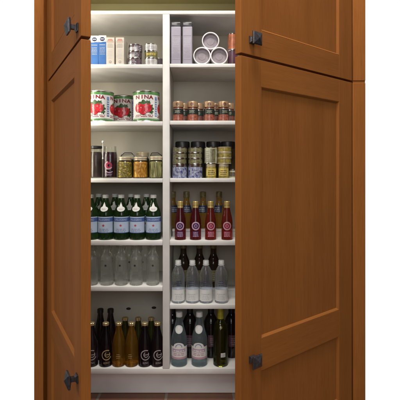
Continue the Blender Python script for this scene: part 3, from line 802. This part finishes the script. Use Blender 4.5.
# red syrups, fourth shelf right
def syrup(gl, ringm, dotm, lb, px):
    t, rf = bottle('syrup_bottle', [(0, .3), (4.9, 0), (5.5, .5), (5.6, 2), (5.6, 15), (5.45, 18.5), (4.7, 23), (3.6, 27.5), (2.85, 31.5), (2.6, 35), (0, 35.1)], gl)
    cap(t, 3.0, 34.2, 38.2, 'brass')
    c2 = Mesh(); c2.lathe([(2.75*K, 31.5*K), (2.95*K, 31.7*K), (2.85*K, 34.1*K), (2.6*K, 34.15*K)], 'brass', 28); c2.build('collar', t)
    p = Flat().disc(0, 14*K, 3.2*K, dotm, .0006).ring(0, 14*K, 3.0*K, 4.2*K, ringm, .0009)
    p.ring(0, 14*K, 1.1*K, 1.6*K, ringm, .0009)
    p.rect(-3.4*K, 3.2*K, 3.4*K, 8.8*K, dotm, .0005).lines(-3.2*K, 3.2*K, 3.4*K, 8.6*K, 4, ringm, .0009, .5)
    p.round(rf).build('label', t)
    x, y = front(px, .0247); t.location = (x, y, SH['R4']); t['label'] = lb; t['group'] = 'syrup bottles with ring labels'; t.rotation_euler.z = jit(4)
syrup('g_plum', 'lilac', 'purple', 'syrup bottle with purple ring label beside the white divider', 180.3)
syrup('g_plum', 'lilac', 'purple', 'second syrup bottle from the divider, with purple ring label', 195.5)
syrup('g_red', 'pink', 'emblemred', 'third syrup bottle from the divider, with red ring label', 210.6)
syrup('g_red', 'pink', 'emblemred', 'syrup bottle with red ring label nearest the right door', 227)
# low white risers at the back of the two bottle shelves
RISE4, RISE5 = .036, .040
def riser(zz, h, y0, lb):
    t = thing('shelf_riser', lb, 'riser', 'white shelf risers', ((DX1+XR)/2, y0, zz))
    w_ = (XR-DX1)/2-.004; m = Mesh()
    m.box(-w_, w_, 0, .148, h-.012, h, 'shelf', .001); m.build('top_board', t)
    for q in (-1, 1):
        m = Mesh(); m.box(*sorted((q*(w_-.012), q*w_)), .014, .148, 0, h-.0125, 'shelf'); m.build('leg', t)
    m = Mesh(); m.box(-w_+.0125, w_-.0125, .002, .0135, 0, h-.0125, 'shelf'); m.build('front_board', t)
YR = FR+.098
riser(SH['R4'], RISE4, YR, 'low white riser behind the red syrup bottles')
riser(SH['R5'], RISE5, YR, 'low white riser behind the clear water bottles')
t, rf = bottle('oil_bottle', [(0, .3), (5.4, 0), (6.2, .6), (6.3, 2), (6.3, 16), (6.0, 19), (4.6, 23), (3.3, 26.5), (2.9, 30), (2.8, 36), (0, 36.1)], 'g_oil')
cap(t, 3.3, 32, 38.5, 'tinolive')
p = Flat().rect(-5.5*K, 16.5*K, 5.5*K, 24*K, 'navy', .0006, 14, 3).lines(-4*K, 4*K, 18*K, 23*K, 3, 'paleink', .0009, .3).round(rf).build('label', t)
RL = Repeat(t)
for px, lb in ((186.5, 'golden oil bottle on the riser, seen between first and second syrup bottles'), (203, 'golden oil bottle on the riser, seen between second and third syrup bottles'), (219, 'golden oil bottle on the riser, seen between third and last syrup bottles'), (172.8, 'golden oil bottle on the riser tucked against the divider')):
    x, y = behind(px, YR+.035); RL.place((x, y, SH['R4']+RISE4), jit(30), lb, 'golden oil bottles on the riser')

# clear bottles, fifth shelf left
t, rf = bottle('clear_bottle', [(0, .6), (4.5, .3), (5.6, 0), (6.2, .8), (6.3, 3), (6.3, 23), (6.1, 26), (5.0, 29.5), (3.6, 32.5), (2.8, 35.5), (2.7, 38), (3.0, 38.2), (3.0, 39.2), (0, 39.3)], 'g_clear')
cap(t, 3.2, 36.6, 39.8, 'g_jar')
p = Flat().disc(0, 20*K, 1.0*K, 'black', .0005).round(rf).build('emblem', t)
RCB = Repeat(t)
for px, lb in ((91.5, 'clear glass bottle mostly hidden behind the left door'), (107, 'first fully visible clear glass bottle from the left door'), (121.4, 'second fully visible clear glass bottle from the left door'), (136.3, 'third fully visible clear glass bottle from the left door'), (152.8, 'clear glass bottle in the front row beside the divider')):
    x, y = front(px, .028); RCB.place((x, y, SH['L5']), jit(12), lb, 'clear glass bottles in the front row')
for px, lb in ((99.5, 'clear glass bottle in the back row nearest the left door'), (114.5, 'second back row clear glass bottle from the left door'), (129, 'third back row clear glass bottle from the left door'), (145, 'clear glass bottle in the back row nearest the divider')):
    x, y = behind(px, FR+.10); RCB.place((x, y, SH['L5']), jit(40), lb, 'clear glass bottles in the back row')

# water bottles, fifth shelf right
t, rf = bottle('water_bottle', [(0, .8), (4, .5), (5.4, 0), (6.3, .8), (6.6, 2.2), (6.6, 9), (6.45, 13.8), (6.45, 14.4), (6.6, 15), (6.6, 24), (6.4, 28), (5.3, 32), (3.8, 35), (2.7, 37), (2.5, 39), (0, 39.1)], 'g_water')
cap(t, 2.8, 38, 42, 'capwhite', True)
c = Mesh(); c.lathe([(2.6*K, 37*K), (3.2*K, 37.1*K), (3.2*K, 37.7*K), (2.6*K, 37.8*K)], 'capwhite', 28); c.build('neck_ring', t)
p = Flat().rect(-20.4*K, 2.4*K, 20.4*K, 13.6*K, 'capwhite', .0004, 48)
p.lines(-4.5*K, 4.5*K, 4*K, 11*K, 4, 'paleink', .0007, .3)
p.lines(-3*K, 3*K, 17.5*K, 24*K, 3, 'navy', .0005, .3)
p.round(rf).build('label', t)
RW = Repeat(t)
for px, lb in ((178.2, 'clear water bottle with white cap beside the divider'), (192.4, 'second clear water bottle from the divider, white cap'), (206, 'third clear water bottle from the divider, white cap'), (221.3, 'clear water bottle with white cap nearest the right door')):
    x, y = front(px, .029); RW.place((x, y, SH['R5']), jit(12), lb, 'clear water bottles')
t, rf = bottle('brown_bottle', [(0, .3), (6.0, 0), (6.9, .6), (7, 2), (7, 22), (6.6, 25), (5.0, 29.5), (3.6, 33), (3.2, 36), (3.2, 42), (0, 42.1)], 'g_brown')
cap(t, 3.5, 40, 44.5, 'tinolive')
p = Flat().rect(-8*K, 6*K, 8*K, 18*K, 'tinolive', .0005, 18).lines(-5*K, 5*K, 8*K, 16*K, 4, 'palegreen', .0009, .3).round(rf).build('label', t)
RBR = Repeat(t)
for px, lb in ((183.5, 'brown bottle on the riser behind first two water bottles'), (199.5, 'brown bottle on the riser behind second and third water bottles'), (213.5, 'brown bottle on the riser behind third and last water bottles')):
    x, y = behind(px, YR+.045); RBR.place((x, y, SH['R5']+RISE5), jit(40), lb, 'brown bottles on the riser')
t = thing('glass_tumbler', 'frosted glass tumbler on the riser near the right door', 'tumbler'); m = Mesh()
m.lathe([(0, .002), (.022, 0), (.024, .001), (.028, .075), (.0265, .0755), (.0225, .006), (0, .006)], 'g_jar', 36); m.build('glass', t)
x, y = behind(231, YR+.04); t.location = (x, y, SH['R5']+RISE5)

# dark and amber bottles, bottom left
beer = [(0, .3), (5.6, 0), (6.3, .6), (6.45, 2), (6.45, 19), (6.3, 22), (5.5, 26.5), (4.2, 31), (3.2, 35), (2.7, 38.5), (2.7, 40.5), (0, 40.6)]
def crown(t): cap(t, 3.1, 39.6, 42.4, 'capgold', True, 'crown_cap')
def emblem_c(t, rf, m):
    p = Flat().ring(.6*K, 12*K, 4.2*K, 5.1*K, m, .0006, 60, 335).ring(1.2*K, 12.4*K, 2.1*K, 2.8*K, m, .0006, 120, 400)
    p.rect(-1.2*K, 12*K, 3.4*K, 12.7*K, m, .0008).lines(-3*K, 4*K, 3.6*K, 5.6*K, 2, m, .0006, .35).round(rf).build('emblem', t)
def dark_bottle(m):
    t, rf = bottle('dark_bottle', beer, 'g_black'); crown(t); emblem_c(t, rf, m); return t
RD = Repeat(dark_bottle('gemgrey')); RDG = dark_bottle('gemgold')
zz = SH['L6']
for px, lb in ((91.6, 'dark soda bottle with grey emblem, cut off by the left door'), (144.8, 'dark soda bottle with grey emblem next to the amber bottles'), (157.4, 'dark soda bottle with grey emblem beside the divider')):
    x, y = front(px, .0283); RD.place((x, y, zz), R(10), lb, 'dark soda bottles in front')
x, y = front(105.8, .0283); RDG.location = (x, y, zz); RDG.rotation_euler.z = R(16); RDG['label'] = 'dark soda bottle with gold emblem left of the amber bottles'; RDG['group'] = 'dark soda bottles in front'
t, rf = bottle('amber_bottle', beer, 'g_amber'); crown(t)
Flat().lines(-2*K, 2*K, 9*K, 14*K, 3, 'gemgold', .0005, .3).round(rf).build('emblem', t)
RAm = Repeat(t)
for px, lb in ((118.8, 'amber soda bottle next to the gold emblem dark bottle'), (131.6, 'amber soda bottle next to the grey emblem dark bottle')):
    x, y = front(px, .0283); RAm.place((x, y, zz), jit(12), lb, 'amber soda bottles')
t, rf = bottle('tall_dark_bottle', [(a, b*1.2) for a, b in beer], 'g_black'); cap(t, 3.2, 47, 51, 'lidblack')
RTD = Repeat(t)
for px, lb in ((100.4, 'tall black bottle behind, left of the gold emblem dark bottle'), (110.6, 'tall black bottle behind the gold emblem dark bottle and amber bottle')):
    x, y = behind(px, FR+.095); RTD.place((x, y, zz), 0, lb, 'tall black bottles behind')
t, rf = bottle('olive_bottle', beer, 'g_olive'); crown(t)
ROl = Repeat(t)
for px, lb in ((125.2, 'dark olive bottle behind the gap between the amber bottles'), (138.2, 'dark olive bottle behind, right of the amber bottles'), (151.2, 'dark olive bottle behind the two right dark bottles')):
    x, y = behind(px, FR+.09); ROl.place((x, y, zz), jit(30), lb, 'dark olive bottles behind')

# aqua water bottles and wine, bottom right
t, rf = bottle('aqua_bottle', [(0, .8), (5, .5), (7.0, 0), (7.8, .8), (8.0, 2.5), (8.0, 22), (7.8, 26), (6.8, 31), (5.4, 36), (4.1, 41), (3.2, 45), (2.9, 48.5), (0, 48.6)], 'g_blue')
cap(t, 3.1, 47.5, 52.5, 'capwhite', True)
p = Flat().disc(0, 36.5*K, 3.9*K, 'paper', .0007).ring(0, 36.5*K, 3.0*K, 3.3*K, 'paleink', .001).lines(-2*K, 2*K, 35.5*K, 38*K, 2, 'paleink', .001, .3)
p.round(rf).build('neck_label', t)
p = Flat()
def arch(x): return 20*K+4.2*K*math.sqrt(max(0, 1-(x/(5.6*K))**2)) if abs(x) < 5.6*K else 20*K
p.grid(-10.5*K, 10.5*K, 8*K, arch, 'paper', .0004, 42)
p.ring(0, 19.6*K, 2.8*K, 3.4*K, 'labelblue', .0007, 0, 180).rect(-7*K, 15*K, 7*K, 18*K, 'lilac', .0007, 14).lines(-6*K, 6*K, 11.5*K, 14.5*K, 2, 'pink', .0007, .5).rect(-10.5*K, 8*K, 10.5*K, 10*K, 'pink', .0007, 24)
p.lines(-6*K, 6*K, 15.5*K, 17.5*K, 1, 'paper', .001, .6)
p.round(rf).build('label', t)
RQ = Repeat(t)
for px, lb in ((179.2, 'aqua glass water bottle with white neck disc beside the divider'), (199.4, 'aqua glass water bottle with white neck disc, nearer the wine bottle')):
    x, y = front(px, .035); RQ.place((x, y, SH['R6']), jit(11), lb, 'aqua glass water bottles')
wine = [(0, 1.2), (5, .6), (6.6, 0), (7.2, .7), (7.4, 2.2), (7.4, 34), (7.2, 37), (5.8, 41), (3.9, 44), (3.1, 47), (2.9, 52), (2.9, 57), (0, 57.1)]
t, rf = bottle('wine_bottle', wine, 'g_olive')
c = Mesh(); c.lathe([(3.25*K, 46*K), (3.2*K, 52*K), (3.15*K, 55.5*K), (3.35*K, 55.8*K), (3.35*K, 57.2*K), (3.0*K, 57.7*K), (0, 57.8*K)], 'foilyellow', 28); c.build('foil_capsule', t)
Flat().rect(-.2*K, 9.8*K, 4.6*K, 14*K, 'paper', .0005).lines(.3*K, 4*K, 10.4*K, 13.4*K, 3, 'greyink', .0008, .35).round(rf).build('label', t)
Flat().disc(0, 39*K, 1.3*K, 'tinolive', .0006, 20).round(rf).build('shoulder_seal', t)
x, y = front(220.6, .033); t.location = (x, y, SH['R6']); t['label'] = 'olive wine bottle with yellow foil capsule near the right door'
t, rf = bottle('black_bottle', [(a, b*.98) for a, b in wine], 'g_black'); cap(t, 3.3, 46, 57.5, 'lidblack', name='capsule')
Flat().rect(-6*K, 12*K, 6*K, 24*K, 'tinpurple', .0005).lines(-4*K, 4*K, 14*K, 22*K, 4, 'greyink', .0008, .25).round(rf).build('label', t)
RX = Repeat(t)
for px, lb in ((172.5, 'black bottle in the back beside the divider'), (190, 'black bottle in the back between the two aqua bottles'), (211, 'black bottle in the back, left of the yellow foil wine bottle'), (231.5, 'black bottle in the back, right of the yellow foil wine bottle')):
    x, y = behind(px, FR+.12); RX.place((x, y, SH['R6']), jit(30), lb, 'black bottles in the back')
